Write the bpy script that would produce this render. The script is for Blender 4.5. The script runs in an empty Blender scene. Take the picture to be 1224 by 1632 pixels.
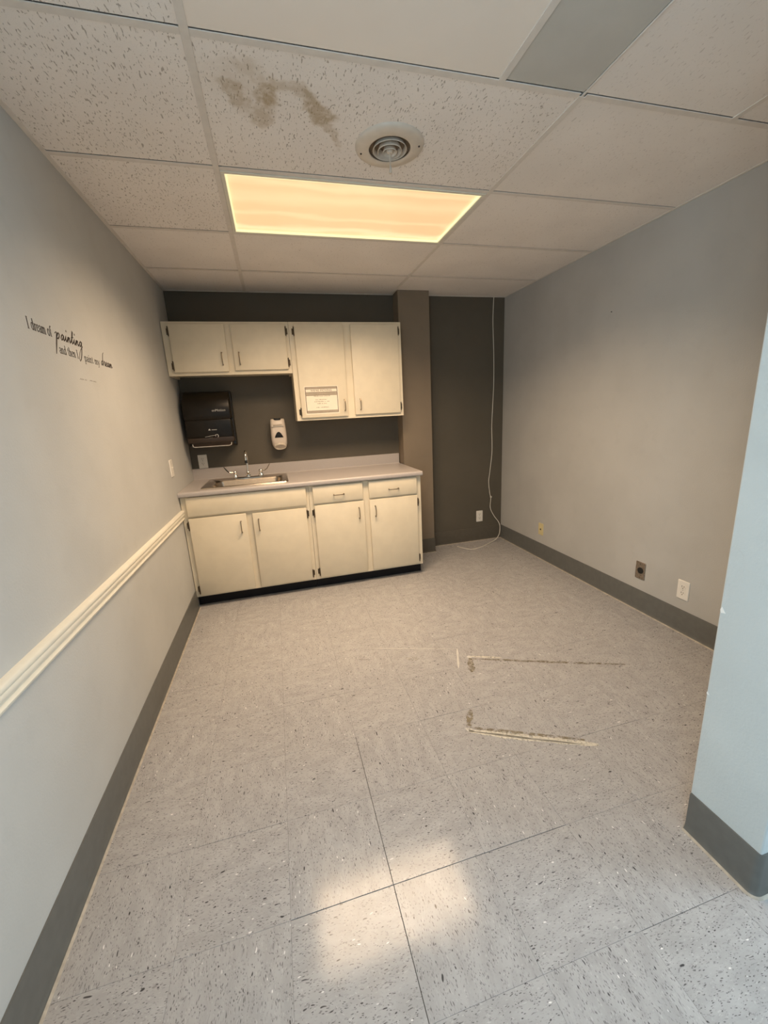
import bpy, bmesh, math, random
from mathutils import Vector, Matrix
random.seed(7)
scene = bpy.context.scene
C = scene.collection
PI = math.pi

# ------------------------------------------------------------------ camera
F_PX, PPX, PPY = 643.68, 614.57, 812.51
YAW, PITCH, ROLL = 0.2517, 0.2393, -0.0522
cam_d = bpy.data.cameras.new('camera')
cam = bpy.data.objects.new('camera', cam_d); C.objects.link(cam)
cy_, sy_ = math.cos(YAW), math.sin(YAW); cp_, sp_ = math.cos(PITCH), math.sin(PITCH)
fw = Vector((sy_*cp_, cy_*cp_, -sp_)); rt = Vector((cy_, -sy_, 0)); up = rt.cross(fw)
cr_, sr_ = math.cos(ROLL), math.sin(ROLL)
rt2 = cr_*rt + sr_*up; up2 = -sr_*rt + cr_*up
m = Matrix((rt2, up2, -fw)).transposed().to_4x4(); m.translation = Vector((0.7116, 0.0549, 1.3791))
cam.matrix_world = m
cam_d.sensor_fit = 'HORIZONTAL'; cam_d.sensor_width = 36
cam_d.lens = 36*F_PX/1224
cam_d.shift_x = (612-PPX)/1224; cam_d.shift_y = (PPY-816)/1224
cam_d.clip_start = 0.02
scene.camera = cam

# ------------------------------------------------------------------ world, exposure, daylight
scene.view_settings.view_transform = 'Standard'
scene.view_settings.look = 'None'
scene.view_settings.gamma = 1
scene.view_settings.exposure = 0.2
scene.view_settings.use_curve_mapping = False
w = bpy.data.worlds.new('world'); scene.world = w; w.use_nodes = True
w.node_tree.nodes['Background'].inputs[0].default_value = (0.55, 0.75, 1.0, 1)
w.node_tree.nodes['Background'].inputs[1].default_value = 1.0

def area_light(name, loc, rot, sx, sy, power, col, spread=PI):
    d = bpy.data.lights.new(name, 'AREA'); d.shape = 'RECTANGLE'; d.size = sx; d.size_y = sy
    d.energy = power; d.color = col; d.spread = spread
    o = bpy.data.objects.new(name, d); C.objects.link(o); o.location = loc; o.rotation_euler = rot
    return o
DAY = (0.68, 0.88, 1.0)
area_light('window_daylight', (-0.16, -.75, 1.5), (0, -PI/2, 0), 1.2, 1.1, 50, DAY)          # left window of the entry area, shining +x
area_light('window_daylight', (4.36, -.65, 1.45), (0, PI/2, 0), 1.25, 1.35, 80, DAY)          # right window of the entry area, shining -x
LAMP_POWER, LAMP_COL, LAMP_SPREAD = 35, (1.0, 0.73, 0.48), math.radians(141)

# ------------------------------------------------------------------ helpers
H = 2.36            # ceiling
XR = 2.93           # right wall
YB = 3.77           # back wall
YR = -2.8           # rear wall behind the camera

class NT:
    def __init__(s, name):
        s.m = bpy.data.materials.new(name); s.m.use_nodes = True; s.t = s.m.node_tree
        s.b = s.t.nodes['Principled BSDF']
    def n(s, typ, **k):
        x = s.t.nodes.new(typ)
        for a, v in k.items(): setattr(x, a, v)
        return x
    def put(s, sock, v):
        if isinstance(v, bpy.types.NodeSocket): s.t.links.new(v, sock)
        elif isinstance(v, (tuple, list)) and len(v) == 3 and sock.type == 'RGBA': sock.default_value = (*v, 1)
        else: sock.default_value = v
    def math(s, op, a, b=0.0, c=0.0, clamp=False):
        x = s.n('ShaderNodeMath', operation=op, use_clamp=clamp)
        s.put(x.inputs[0], a); s.put(x.inputs[1], b); s.put(x.inputs[2], c); return x.outputs[0]
    def vec(s, op, a, b=(0, 0, 0), out=0):
        x = s.n('ShaderNodeVectorMath', operation=op); s.put(x.inputs[0], a)
        if op == 'SCALE': s.put(x.inputs['Scale'], b)
        else: s.put(x.inputs[1], b)
        return x.outputs[out]
    def noise(s, v, scale, detail=2, rough=.5, dist=0):
        x = s.n('ShaderNodeTexNoise'); s.put(x.inputs['Vector'], v); x.inputs['Scale'].default_value = scale
        x.inputs['Detail'].default_value = detail; x.inputs['Roughness'].default_value = rough; x.inputs['Distortion'].default_value = dist
        return x.outputs
    def voro(s, v, scale, rnd=1, feature='F1'):
        x = s.n('ShaderNodeTexVoronoi', feature=feature); s.put(x.inputs['Vector'], v); x.inputs['Scale'].default_value = scale
        x.inputs['Randomness'].default_value = rnd
        return x.outputs
    def ramp(s, v, lo, hi, a=0.0, b=1.0):
        x = s.n('ShaderNodeMapRange', interpolation_type='SMOOTHSTEP'); s.put(x.inputs[0], v)
        for i, q in enumerate((lo, hi, a, b)): s.put(x.inputs[i+1], q)
        return x.outputs[0]
    def mix(s, f, a, b):
        x = s.n('ShaderNodeMix', data_type='RGBA'); s.put(x.inputs[0], f); s.put(x.inputs[6], a); s.put(x.inputs[7], b); return x.outputs[2]
    def bump(s, h, strength, dist=.001):
        x = s.n('ShaderNodeBump'); s.put(x.inputs['Height'], h); x.inputs['Strength'].default_value = strength; x.inputs['Distance'].default_value = dist
        s.t.links.new(x.outputs[0], s.b.inputs['Normal'])
    def pos(s): return s.n('ShaderNodeNewGeometry').outputs['Position']
    def obj(s): return s.n('ShaderNodeTexCoord').outputs['Object']
    def sep(s, v):
        x = s.n('ShaderNodeSeparateXYZ'); s.put(x.inputs[0], v); return x.outputs
    def comb(s, x_, y_, z_=0.0):
        x = s.n('ShaderNodeCombineXYZ')
        for i, q in enumerate((x_, y_, z_)): s.put(x.inputs[i], q)
        return x.outputs[0]
    def set(s, **k):
        for a, v in k.items(): s.put(s.b.inputs[a.replace('_', ' ')], v)
        return s.m

def plain(name, col, rough=.5, metal=0.0, var=.06, scale=30, bump=0.0, bscale=200, **k):
    t = NT(name); p = t.pos()
    f = t.noise(p, scale, 3)[0]
    c = t.mix(t.ramp(f, .3, .7), tuple(x*(1-var) for x in col), tuple(min(1, x*(1+var)) for x in col))
    t.set(Base_Color=c, Roughness=rough, Metallic=metal, **k)
    if bump: t.bump(t.noise(p, bscale, 2)[0], bump)
    return t.m

def wall_paint(name, col, bump=.35):
    t = NT(name); p = t.pos()
    big = t.noise(p, 2.2, 3, .55)[0]; small = t.noise(p, 14, 2)[0]
    c = t.mix(t.ramp(big, .3, .7), tuple(x*.955 for x in col), tuple(x*1.045 for x in col))
    c = t.mix(t.math('MULTIPLY', t.ramp(small, .55, .75), .12), c, tuple(x*.8 for x in col))
    t.set(Base_Color=c, Roughness=.55, Specular_IOR_Level=.3)
    t.bump(t.noise(p, 130, 2, .5)[0], bump, .0016)
    return t.m

def ceiling_mat(name, col, dens=.37, stain=False, amp=1.0):
    t = NT(name); p = t.pos(); s = t.sep(p)
    q = t.comb(t.math('MULTIPLY', s[0], 1.0), t.math('MULTIPLY', s[1], .30))
    wob = t.vec('SCALE', t.noise(p, 25, 1)[1], .012)
    f = t.noise(t.vec('ADD', q, wob), 215, 1, .4)[0]
    pit = t.ramp(f, dens-.03, dens+.02, 1, 0)
    fine = t.ramp(t.noise(p, 420, 1)[0], .25, .42, 1, 0)
    c = t.mix(t.ramp(t.noise(p, 3, 2)[0], .3, .7), tuple(x*.97 for x in col), tuple(min(1, x*1.03) for x in col))
    c = t.mix(t.math('MULTIPLY', fine, .18*amp), c, tuple(x*.55 for x in col))
    c = t.mix(t.math('MULTIPLY', pit, .62*amp), c, (.26, .21, .16))
    if stain:
        n1 = t.noise(p, 14, 4, .6)
        pw = t.vec('ADD', p, t.vec('SCALE', t.vec('SUBTRACT', n1[1], (.5, .5, .5)), .11))
        def blob(x, y, r, a):
            d = t.vec('DISTANCE', pw, (x, y, H+.004), out=1); return t.math('MULTIPLY', t.ramp(d, r*.35, r, 1, 0), a)
        def ring(x, y, r, wd, a, xmin=-9, ymax=9):
            d = t.vec('DISTANCE', pw, (x, y, H+.004), out=1)
            k = t.ramp(t.math('ABSOLUTE', t.math('SUBTRACT', d, r)), wd*.2, wd, 1, 0)
            ps = t.sep(pw)
            k = t.math('MULTIPLY', k, t.ramp(ps[0], xmin, xmin+.04)); k = t.math('MULTIPLY', k, t.ramp(ps[1], ymax-.05, ymax, 1, 0))
            return t.math('MULTIPLY', k, a)
        msk = 0.0
        def seg(a, b_, wd, am):
            A = Vector((a[0], a[1], H+.004)); AB = Vector((b_[0], b_[1], H+.004))-A
            pa = t.vec('SUBTRACT', pw, tuple(A)); d = t.n('ShaderNodeVectorMath', operation='DOT_PRODUCT'); t.put(d.inputs[0], pa); d.inputs[1].default_value = tuple(AB)
            h_ = t.math('DIVIDE', d.outputs['Value'], AB.length_squared, clamp=True)
            q_ = t.vec('SUBTRACT', pa, t.vec('SCALE', tuple(AB), h_))
            return t.math('MULTIPLY', t.ramp(t.vec('LENGTH', q_, out=1), wd*.3, wd, 1, 0), am)
        for b in (seg((.74, 1.53), (.80, 1.60), .055, .40), seg((.80, 1.60), (.80, 1.65), .050, .95), seg((.80, 1.65), (.778, 1.745), .045, .60), seg((.683, 1.60), (.72, 1.66), .042, .70),
                  seg((.72, 1.66), (.775, 1.745), .045, .42), seg((.83, 1.575), (.926, 1.604), .036, .55), seg((.926, 1.604), (.987, 1.70), .038, .85),
                  seg((.987, 1.70), (.985, 1.72), .05, .9), seg((.987, 1.70), (1.05, 1.807), .030, .55), seg((1.05, 1.807), (1.062, 1.86), .022, .35), blob(.73, 1.58, .13, .22)):
            msk = b if msk == 0.0 else t.math('MAXIMUM', msk, b)
        msk = t.math('MULTIPLY', msk, t.ramp(t.noise(p, 45, 3, .6)[0], .25, .6, .45, 1))
        c = t.mix(t.math('MULTIPLY', msk, .80), c, (.42, .31, .16))
    t.set(Base_Color=c, Roughness=.85, Specular_IOR_Level=.15)
    h = t.math('ADD', t.math('MULTIPLY', pit, -1.0), t.math('MULTIPLY', t.noise(p, 300, 2)[0], .5))
    t.bump(h, .5*amp, .002)
    return t.m

def floor_mat(name, local=True, swap=False):
    t = NT(name)
    if local:
        rnd = t.n('ShaderNodeObjectInfo').outputs['Random']
        v = t.vec('ADD', t.obj(), t.comb(t.math('MULTIPLY', rnd, 37.0), t.math('MULTIPLY', rnd, 91.0)))
    else:
        v = t.pos()
    p = t.pos()
    s = t.sep(v)
    if swap: s = [s[1], s[0], s[2]]
    wv = t.vec('SCALE', t.vec('SUBTRACT', t.noise(v, 30, 1)[1], (.5, .5, .5)), .012)
    st = t.vec('ADD', t.comb(s[0], t.math('MULTIPLY', s[1], .36)), wv)
    base = t.mix(t.ramp(t.noise(st, 26, 4, .6)[0], .3, .72), (.36, .352, .352), (.435, .427, .428))
    base = t.mix(t.math('MULTIPLY', t.ramp(t.noise(p, 1.3, 3)[0], .35, .7), .3), base, (.39, .38, .37))
    if local: base = t.mix(t.math('MULTIPLY', rnd, .10), base, (.36, .345, .34))
    def chips(scale, thr, lo, hi):
        vo = t.voro(st, scale)
        sel = t.ramp(t.sep(vo[1])[0], thr, thr+.01, 1, 0)
        return t.math('MULTIPLY', sel, t.ramp(vo[0], lo, hi, 1, 0))
    c = t.mix(t.math('MULTIPLY', t.ramp(t.noise(st, 260, 2, .65)[0], .30, .43, 1, 0), .50), base, (.13, .125, .125))
    c = t.mix(t.math('MULTIPLY', t.ramp(t.noise(st, 210, 2, .65)[0], .60, .72), .42), c, (.60, .59, .585))
    c = t.mix(t.math('MULTIPLY', chips(330, .26, .20, .42), .78), c, (.07, .065, .065))
    c = t.mix(t.math('MULTIPLY', chips(150, .085, .16, .31), .88), c, (.04, .037, .04))
    c = t.mix(t.math('MULTIPLY', chips(80, .022, .14, .25), .92), c, (.035, .033, .035))
    c = t.mix(t.math('MULTIPLY', chips(140.3, .028, .15, .28), .9), c, (.80, .78, .76))
    # faint scratches and dull wax
    sc = t.sep(p)
    scr = t.ramp(t.noise(t.comb(t.math('MULTIPLY', sc[0], 3.0), t.math('MULTIPLY', sc[1], 40.0)), 8, 2)[0], .7, .8)
    t.set(Base_Color=c, Specular_IOR_Level=.22,
          Roughness=t.math('ADD', t.ramp(t.noise(p, 9, 4, .65)[0], .3, .7, .10, .16), t.math('MULTIPLY', scr, .06)))
    t.bump(t.noise(p, 26, 4, .6)[0], .09, .002)
    return t.m

M = {}
M['wall'] = wall_paint('grey_wall_paint', (.525, .53, .515))
M['wall_r'] = wall_paint('warm_grey_wall', (.475, .465, .44))  # right wall: warmer and darker than the left wall's grey
M['wall_p'] = wall_paint('pale_blue_grey_wall', (.565, .615, .62), .6)  # partition: lighter and bluer than the left wall's grey
M['accent'] = wall_paint('dark_accent_paint', (.112, .098, .076), .3)
M['column'] = wall_paint('column_paint', (.225, .18, .132), .3)
M['base'] = plain('cove_base_vinyl', (.125, .125, .115), .42, var=.05)
M['base_d'] = plain('dark_cove_base', (.095, .083, .065), .5, var=.05)
M['caulk'] = plain('old_caulk', (.40, .36, .30), .6, var=.15, scale=40)
M['rail'] = plain('cream_gloss_paint', (.80, .765, .66), .3, var=.02)
M['tile_a'] = ceiling_mat('fissured_ceiling_tile', (.90, .85, .80), .345)
M['tile_s'] = ceiling_mat('stained_ceiling_tile', (.90, .85, .80), .335, True)
M['tile_b'] = ceiling_mat('fine_ceiling_tile', (.89, .84, .79), .31, amp=.45)
M['tile_c'] = ceiling_mat('plain_ceiling_tile', (.89, .84, .79), .30, amp=.35)
M['tbar'] = plain('grid_bar_paint', (.76, .71, .65), .8, var=.03, Specular_IOR_Level=.1)
M['smooth'] = plain('smooth_white_panel', (.93, .86, .78), .45, var=.015, scale=4)
M['greypanel'] = plain('grey_filler_panel', (.57, .56, .52), .6, var=.03, scale=8, bump=.2)
M['floor'] = floor_mat('speckled_vinyl_tile')
M['floor_y'] = floor_mat('speckled_vinyl_tile_turned', swap=True)
M['floor_w'] = floor_mat('speckled_vinyl_sheet', False)
M['joint'] = plain('joint_dirt', (.08, .075, .07), .8)
M['cream'] = plain('cream_cabinet_paint', (.80, .71, .545), .38, var=.025, scale=12, bump=.08, bscale=90)
M['cabin'] = plain('cabinet_inside', (.40, .34, .25), .6)
M['bronze'] = plain('dark_bronze', (.10, .075, .05), .35, .8)
M['nickel'] = plain('aged_brass_pull', (.30, .24, .17), .3, .9)
M['kick'] = plain('black_rubber_base', (.008, .008, .011), .5, Specular_IOR_Level=.25)
M['lam'] = plain('grey_laminate', (.46, .425, .41), .28, var=.05, scale=300)
M['steel'] = plain('brushed_steel', (.50, .43, .35), .28, 1.0, var=.06, scale=60)
M['chrome'] = plain('chrome', (.80, .78, .74), .08, 1.0, var=.02)
M['blackmet'] = plain('dark_handle', (.03, .035, .035), .25, .3)
M['smoke'] = plain('smoke_plastic', (.008, .0055, .003), .34, var=.2, Specular_IOR_Level=.35)
M['blackpl'] = plain('black_plastic', (.008, .008, .008), .4)
M['brownpl'] = plain('brown_plastic', (.035, .022, .014), .4)
M['whitepl'] = plain('white_plastic', (.80, .765, .70), .3, var=.02)
M['offpl'] = plain('offwhite_plastic', (.68, .60, .52), .35, var=.02)
M['grayprint'] = plain('grey_print', (.55, .53, .50), .5)
M['clearpl'] = plain('clear_grey_plastic', (.62, .55, .46), .12, var=.1, scale=60)
M['ivory'] = plain('ivory_plastic', (.66, .56, .30), .35, var=.03)
M['brownsteel'] = plain('worn_steel_plate', (.30, .25, .20), .35, .7, var=.25, scale=120)
M['dark'] = plain('dark_hole', (.01, .01, .01), .6)
M['slot'] = plain('slot_shadow', (.06, .045, .035), .6)
M['paper'] = plain('notice_paper', (.86, .79, .66), .55, var=.015)
M['ink'] = plain('printed_ink', (.14, .10, .07), .6)
M['bandtone'] = plain('halftone_band', (.50, .43, .34), .6)
M['inklite'] = plain('pale_ink', (.33, .27, .20), .6)
M['decal'] = plain('black_vinyl_decal', (.045, .035, .03), .5)
M['decalfaint'] = plain('faint_vinyl_decal', (.27, .25, .23), .5)
M['cable'] = plain('white_cable', (.70, .66, .58), .4, var=.03)
M['ventpaint'] = plain('vent_paint', (.70, .63, .54), .4, var=.03)
M['ventdark'] = plain('vent_throat_shade', (.20, .145, .095), .55, var=.05)  # shade inside the throat put into the colour, dark between the rings
M['white'] = plain('white_paint', (.8, .8, .78), .4)
M['fixframe'] = plain('fixture_frame', (.80, .77, .66), .4, var=.02)

# lens: frosted panel with tubes glowing behind it (bands along x)
def lens_mat():
    t = NT('glowing_lens'); p = t.obj(); s = t.sep(p)
    wob = t.math('MULTIPLY', t.math('SUBTRACT', t.noise(t.comb(t.math('MULTIPLY', s[0], 1.0), t.math('MULTIPLY', s[1], 3.0)), 2.4, 2)[0], .5), .16)
    yy = t.math('ADD', s[1], wob)
    b = 0.0
    for c0, wd, a in ((.215, .050, .9), (.08, .040, .45), (-.09, .09, .40), (-.225, .05, .5)):
        k = t.math('MULTIPLY', t.ramp(t.math('ABSOLUTE', t.math('SUBTRACT', yy, c0)), 0, wd, 1, 0), a)
        b = k if b == 0.0 else t.math('ADD', b, k)
    col = t.mix(t.math('MINIMUM', b, 1.0), (1.0, .60, .285), (1.0, .84, .46))
    t.set(Base_Color=(.55, .5, .4), Roughness=.25)
    t.put(t.b.inputs['Emission Color'], col); t.b.inputs['Emission Strength'].default_value = .74
    return t.m
M['lens'] = lens_mat()
def edge_mat():
    t = NT('lit_lens_edge'); t.set(Base_Color=(.6, .55, .4), Roughness=.3)
    t.put(t.b.inputs['Emission Color'], (1.0, .86, .45)); t.b.inputs['Emission Strength'].default_value = .80; return t.m
M['lensedge'] = edge_mat()
def glass_mat():
    t = NT('window_glass'); tr = t.n('ShaderNodeBsdfTransparent'); gl = t.n('ShaderNodeBsdfGlossy'); gl.inputs['Roughness'].default_value = .02
    mx = t.n('ShaderNodeMixShader'); mx.inputs[0].default_value = .05
    t.t.links.new(tr.outputs[0], mx.inputs[1]); t.t.links.new(gl.outputs[0], mx.inputs[2])
    out = [n for n in t.t.nodes if n.type == 'OUTPUT_MATERIAL'][0]; t.t.links.new(mx.outputs[0], out.inputs[0]); return t.m
M['glass'] = glass_mat()
def residue_mat(name, col, thr, scale=55, op=.8):
    t = NT(name); p = t.pos()
    f = t.ramp(t.noise(p, scale, 4, .65)[0], thr-.14, thr+.14)
    c = t.mix(t.noise(p, 30, 2)[0], col, tuple(x*.7 for x in col))
    t.set(Base_Color=c, Roughness=.5, Alpha=t.math('MULTIPLY', f, op)); return t.m
M['res_w'] = residue_mat('pale_residue', (.80, .76, .66), .40, 70, .8)
M['res_b'] = residue_mat('brown_residue', (.32, .255, .14), .50, 45, .42)
M['res_l'] = residue_mat('white_scuff', (.85, .83, .78), .25, 60, .75)
M['res_f'] = residue_mat('faint_wax', (.62, .60, .57), .52)

class MB:
    """collects shapes into one mesh"""
    def __init__(s): s.bm = bmesh.new()
    def box(s, x0, x1, y0, y1, z0, z1, bev=0.0, seg=2):
        r = bmesh.ops.create_cube(s.bm, size=1.0)
        vs = r['verts']
        for v in vs:
            v.co = Vector((x0+(v.co.x+.5)*(x1-x0), y0+(v.co.y+.5)*(y1-y0), z0+(v.co.z+.5)*(z1-z0)))
        if bev:
            es = list({e for v in vs for e in v.link_edges})
            bmesh.ops.bevel(s.bm, geom=es, offset=bev, segments=seg, affect='EDGES', profile=.5)
        return s
    def prism(s, pts, axis, a, b, b_off=(0, 0)):
        """polygon pts in the two other axes (order xyz without axis) extruded along axis a..b"""
        def mk(p, t):
            c = list(p); c.insert(axis, t); return Vector(c)
        A = [s.bm.verts.new(mk(p, a)) for p in pts]
        B = [s.bm.verts.new(mk((p[0]+b_off[0], p[1]+b_off[1]), b)) for p in pts]
        s.bm.faces.new(A); s.bm.faces.new(B[::-1]); n = len(pts)
        for i in range(n): s.bm.faces.new((A[i], B[i], B[(i+1) % n], A[(i+1) % n]))
        return s
    def tube(s, pts, r, seg=8, cap=True):
        pts = [Vector(p) for p in pts]; rr = r if isinstance(r, (list, tuple)) else [r]*len(pts)
        rings = []; prev = None
        for i, p in enumerate(pts):
            d = (pts[min(i+1, len(pts)-1)]-pts[max(i-1, 0)]).normalized()
            if prev is None:
                a = d.cross(Vector((0, 0, 1)));
                if a.length < .2: a = d.cross(Vector((0, 1, 0)))
            else: a = prev - d*prev.dot(d)
            a.normalize(); prev = a; b = d.cross(a)
            rings.append([s.bm.verts.new(p+rr[i]*(math.cos(2*PI*k/seg)*a+math.sin(2*PI*k/seg)*b)) for k in range(seg)])
        for i in range(len(rings)-1):
            for k in range(seg): s.bm.faces.new((rings[i][k], rings[i][(k+1) % seg], rings[i+1][(k+1) % seg], rings[i+1][k]))
        if cap: s.bm.faces.new(rings[0][::-1]); s.bm.faces.new(rings[-1])
        return s
    def lathe(s, prof, c, seg=32, axis=2, cap=False):
        """prof: (radius, height) list revolved about axis through c"""
        rings = []
        for r, h in prof:
            ring = []
            for k in range(seg):
                a = 2*PI*k/seg; u, v = r*math.cos(a), r*math.sin(a)
                co = (u, v, h) if axis == 2 else ((h, u, v) if axis == 0 else (u, h, v))
                ring.append(s.bm.verts.new(Vector(c)+Vector(co)))
            rings.append(ring)
        for i in range(len(rings)-1):
            for k in range(seg): s.bm.faces.new((rings[i][k], rings[i][(k+1) % seg], rings[i+1][(k+1) % seg], rings[i+1][k]))
        if cap: s.bm.faces.new(rings[0][::-1]); s.bm.faces.new(rings[-1])
        return s
    def loft(s, loops, cap=True):
        R = [[s.bm.verts.new(Vector(p)) for p in l] for l in loops]; n = len(R[0])
        for i in range(len(R)-1):
            for k in range(n): s.bm.faces.new((R[i][k], R[i][(k+1) % n], R[i+1][(k+1) % n], R[i+1][k]))
        if cap: s.bm.faces.new(R[0][::-1]); s.bm.faces.new(R[-1])
        return s
    def poly(s, pts):
        s.bm.faces.new([s.bm.verts.new(Vector(p)) for p in pts]); return s
    def mesh(s, name, mat, smooth=None):
        bmesh.ops.recalc_face_normals(s.bm, faces=s.bm.faces)
        me = bpy.data.meshes.new(name); s.bm.to_mesh(me); s.bm.free(); me.materials.append(M[mat])
        if smooth:
            for p in me.polygons: p.use_smooth = True
            me.set_sharp_from_angle(angle=math.radians(smooth))
        return me
    def build(s, name, mat, parent=None, smooth=None, origin=None):
        me = s.mesh(name, mat, smooth)
        return link(name, me, parent, origin)

def link(name, me, parent=None, origin=None):
    o = bpy.data.objects.new(name, me); C.objects.link(o)
    if origin is not None:
        me.transform(Matrix.Translation(-Vector(origin))); o.location = origin
    if parent is not None:
        o.parent = parent
        o.location = Vector(o.location) - world_loc(parent)
    return o
def world_loc(o):
    v = Vector(o.location)
    while o.parent: o = o.parent; v = v + Vector(o.location)
    return v
def tag(o, label, cat, group=None, kind=None):
    o['label'] = label; o['category'] = cat
    if group: o['group'] = group
    if kind: o['kind'] = kind
    return o
def thing(name, loc, label, cat, group=None, kind=None):
    o = bpy.data.objects.new(name, None); C.objects.link(o); o.location = loc; o.empty_display_size = .05
    return tag(o, label, cat, group, kind)
def struct(name, mb, mat, label, cat, smooth=None):
    return tag(mb.build(name, mat, None, smooth), label, cat, kind='structure')

# ------------------------------------------------------------------ structure: walls
WL = MB()                                         # left wall with the entry window opening
WL.box(-.12, 0, -.18, YB+.12, -.05, H+.1); WL.box(-.12, 0, YR, -1.32, -.05, H+.1)
WL.box(-.12, 0, -1.32, -.18, -.05, .85); WL.box(-.12, 0, -1.32, -.18, 2.1, H+.1)
struct('wall_left', WL, 'wall', 'grey painted left wall carrying the cream chair rail and lettering', 'wall')
struct('wall_right', MB().box(XR, XR+.12, .825, YB+.12, -.05, H+.1), 'wall_r', 'grey painted right wall with three outlet plates', 'wall')
struct('wall_back', MB().box(-.12, XR+.12, YB, YB+.12, -.05, H+.1), 'accent', 'dark grey back wall behind the cabinets and cable', 'wall')
struct('wall_column', MB().box(1.83, 2.11, 3.62, YB+.02, -.05, H+.05), 'column', 'grey boxed column standing right of the cabinets', 'column')
pt = struct('wall_partition', MB().box(1.872, 4.3, .625, .825, -.05, H+.1, .004), 'wall_p', 'pale blue-grey end of the partition wall at right edge', 'wall')
struct('wall_rear', MB().box(-.12, 4.3, YR-.12, YR, -.05, H+.1), 'wall', 'grey wall behind the viewer', 'wall')
WE = MB()
WE.box(4.18, 4.3, YR, -1.35, -.05, H+.1); WE.box(4.18, 4.3, .05, .625, -.05, H+.1); WE.box(4.18, 4.3, -1.35, .05, -.05, .8); WE.box(4.18, 4.3, -1.35, .05, 2.1, H+.1)
struct('wall_entry', WE, 'wall', 'grey side wall of the entry area with a window, outside the view', 'wall')

def window(name, axis, a0, a1, z0, z1, pos, label):
    w_ = thing(name, (pos, (a0+a1)/2, z0) if axis == 0 else ((a0+a1)/2, pos, z0), label, 'window', kind='structure')
    def bx(mb, u0, u1, d0, d1, q0, q1):
        return mb.box(pos+d0, pos+d1, u0, u1, q0, q1) if axis == 0 else mb.box(u0, u1, pos+d0, pos+d1, q0, q1)
    f = MB(); t_ = .045
    bx(f, a0, a0+t_, -.03, .03, z0, z1); bx(f, a1-t_, a1, -.03, .03, z0, z1); bx(f, a0, a1, -.03, .03, z0, z0+t_); bx(f, a0, a1, -.03, .03, z1-t_, z1)
    bx(f, (a0+a1)/2-.02, (a0+a1)/2+.02, -.02, .02, z0, z1)
    f.build('window_frame', 'white', w_)
    for u0, u1 in ((a0+t_, (a0+a1)/2-.02), ((a0+a1)/2+.02, a1-t_)):
        bx(MB(), u0, u1, -.003, .003, z0+t_, z1-t_).build('pane', 'glass', w_)
window('window_1', 0, -1.32, -.18, .85, 2.1, -.06, 'white framed window beside the entry, outside the view')
window('window_2', 0, -1.35, .05, .8, 2.1, 4.24, 'white framed window far right of the entry area, outside the view')

# paint chips on the partition corner
for (y, z, r) in ((.818, .785, .011), (.8215, .512, .006)):
    MB().prism([(y-r*.9, z-r*.4), (y+r*.2, z-r*.7), (y+r*.5, z+r*.1), (y+r*.15, z+r), (y-r*.3, z+r*.35)], 0, 1.8712, 1.873).build('paint_chip', 'white', pt)
# small nail left in the right wall
nl = MB().lathe([(.0028, 0), (.0028, -.006), (.0001, -.0065)], (XR, 2.447, 1.937), 8, axis=0).build('nail', 'slot')
tag(nl, 'tiny nail high on the grey right wall', 'nail')
# ------------------------------------------------------------------ floor
FT = .3015
floor = thing('floor', (0, 0, 0), 'speckled grey vinyl tile floor with a glossy worn finish', 'floor', kind='structure')
MB().box(-.12, 4.3, YR-.1, YB+.1, -.06, -.0022).build('subfloor', 'joint', floor)
TY0 = .945 - 6*FT*.9868
fty = FT*.9868
tile_me = {}
def tile_mesh(sx, sy, g4, turned):
    k = (round(sx, 4), round(sy, 4), g4, turned)
    if k not in tile_me:
        b = MB(); c = .0003; xa, xb, ya, yb_ = -sx/2+g4[0], sx/2-g4[1], -sy/2+g4[2], sy/2-g4[3]
        ring = lambda d, z: [(xa+d, ya+d, z), (xb-d, ya+d, z), (xb-d, yb_-d, z), (xa+d, yb_-d, z)]
        b.loft([ring(0, -.0022), ring(0, -c), ring(c, 0)]); tile_me[k] = b.mesh('floor_tile', 'floor_y' if turned else 'floor')
    return tile_me[k]
ny = int(math.ceil((YB-TY0)/fty))
def seam_x(i, j): return .0010 if i == 3 and 3 <= j <= 7 else .00022       # opened joints near the viewer
def seam_y(i, j): return .0010 if j == 6 and 2 <= i <= 4 else (.0006 if (i + 2*j) % 5 == 0 else .00022)
for i in range(10):
    for j in range(ny):
        x0, x1 = i*FT, min((i+1)*FT, XR); y0, y1 = TY0+j*fty, min(TY0+(j+1)*fty, YB)
        if x1-x0 < .02 or y1-y0 < .02: continue
        o = bpy.data.objects.new('floor_tile', tile_mesh(x1-x0, y1-y0, (seam_x(i, j), seam_x(i+1, j), seam_y(i, j), seam_y(i, j+1)), (i+j) % 2 == 1))
        C.objects.link(o); o.location = ((x0+x1)/2, (y0+y1)/2, random.uniform(-.0001, .0001)); o.parent = floor
MB().box(0, XR, YR, TY0, -.0022, 0).build('entry_flooring', 'floor_w', floor)
MB().box(XR, 4.2, YR, .65, -.0022, 0).build('entry_flooring', 'floor_w', floor)

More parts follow.
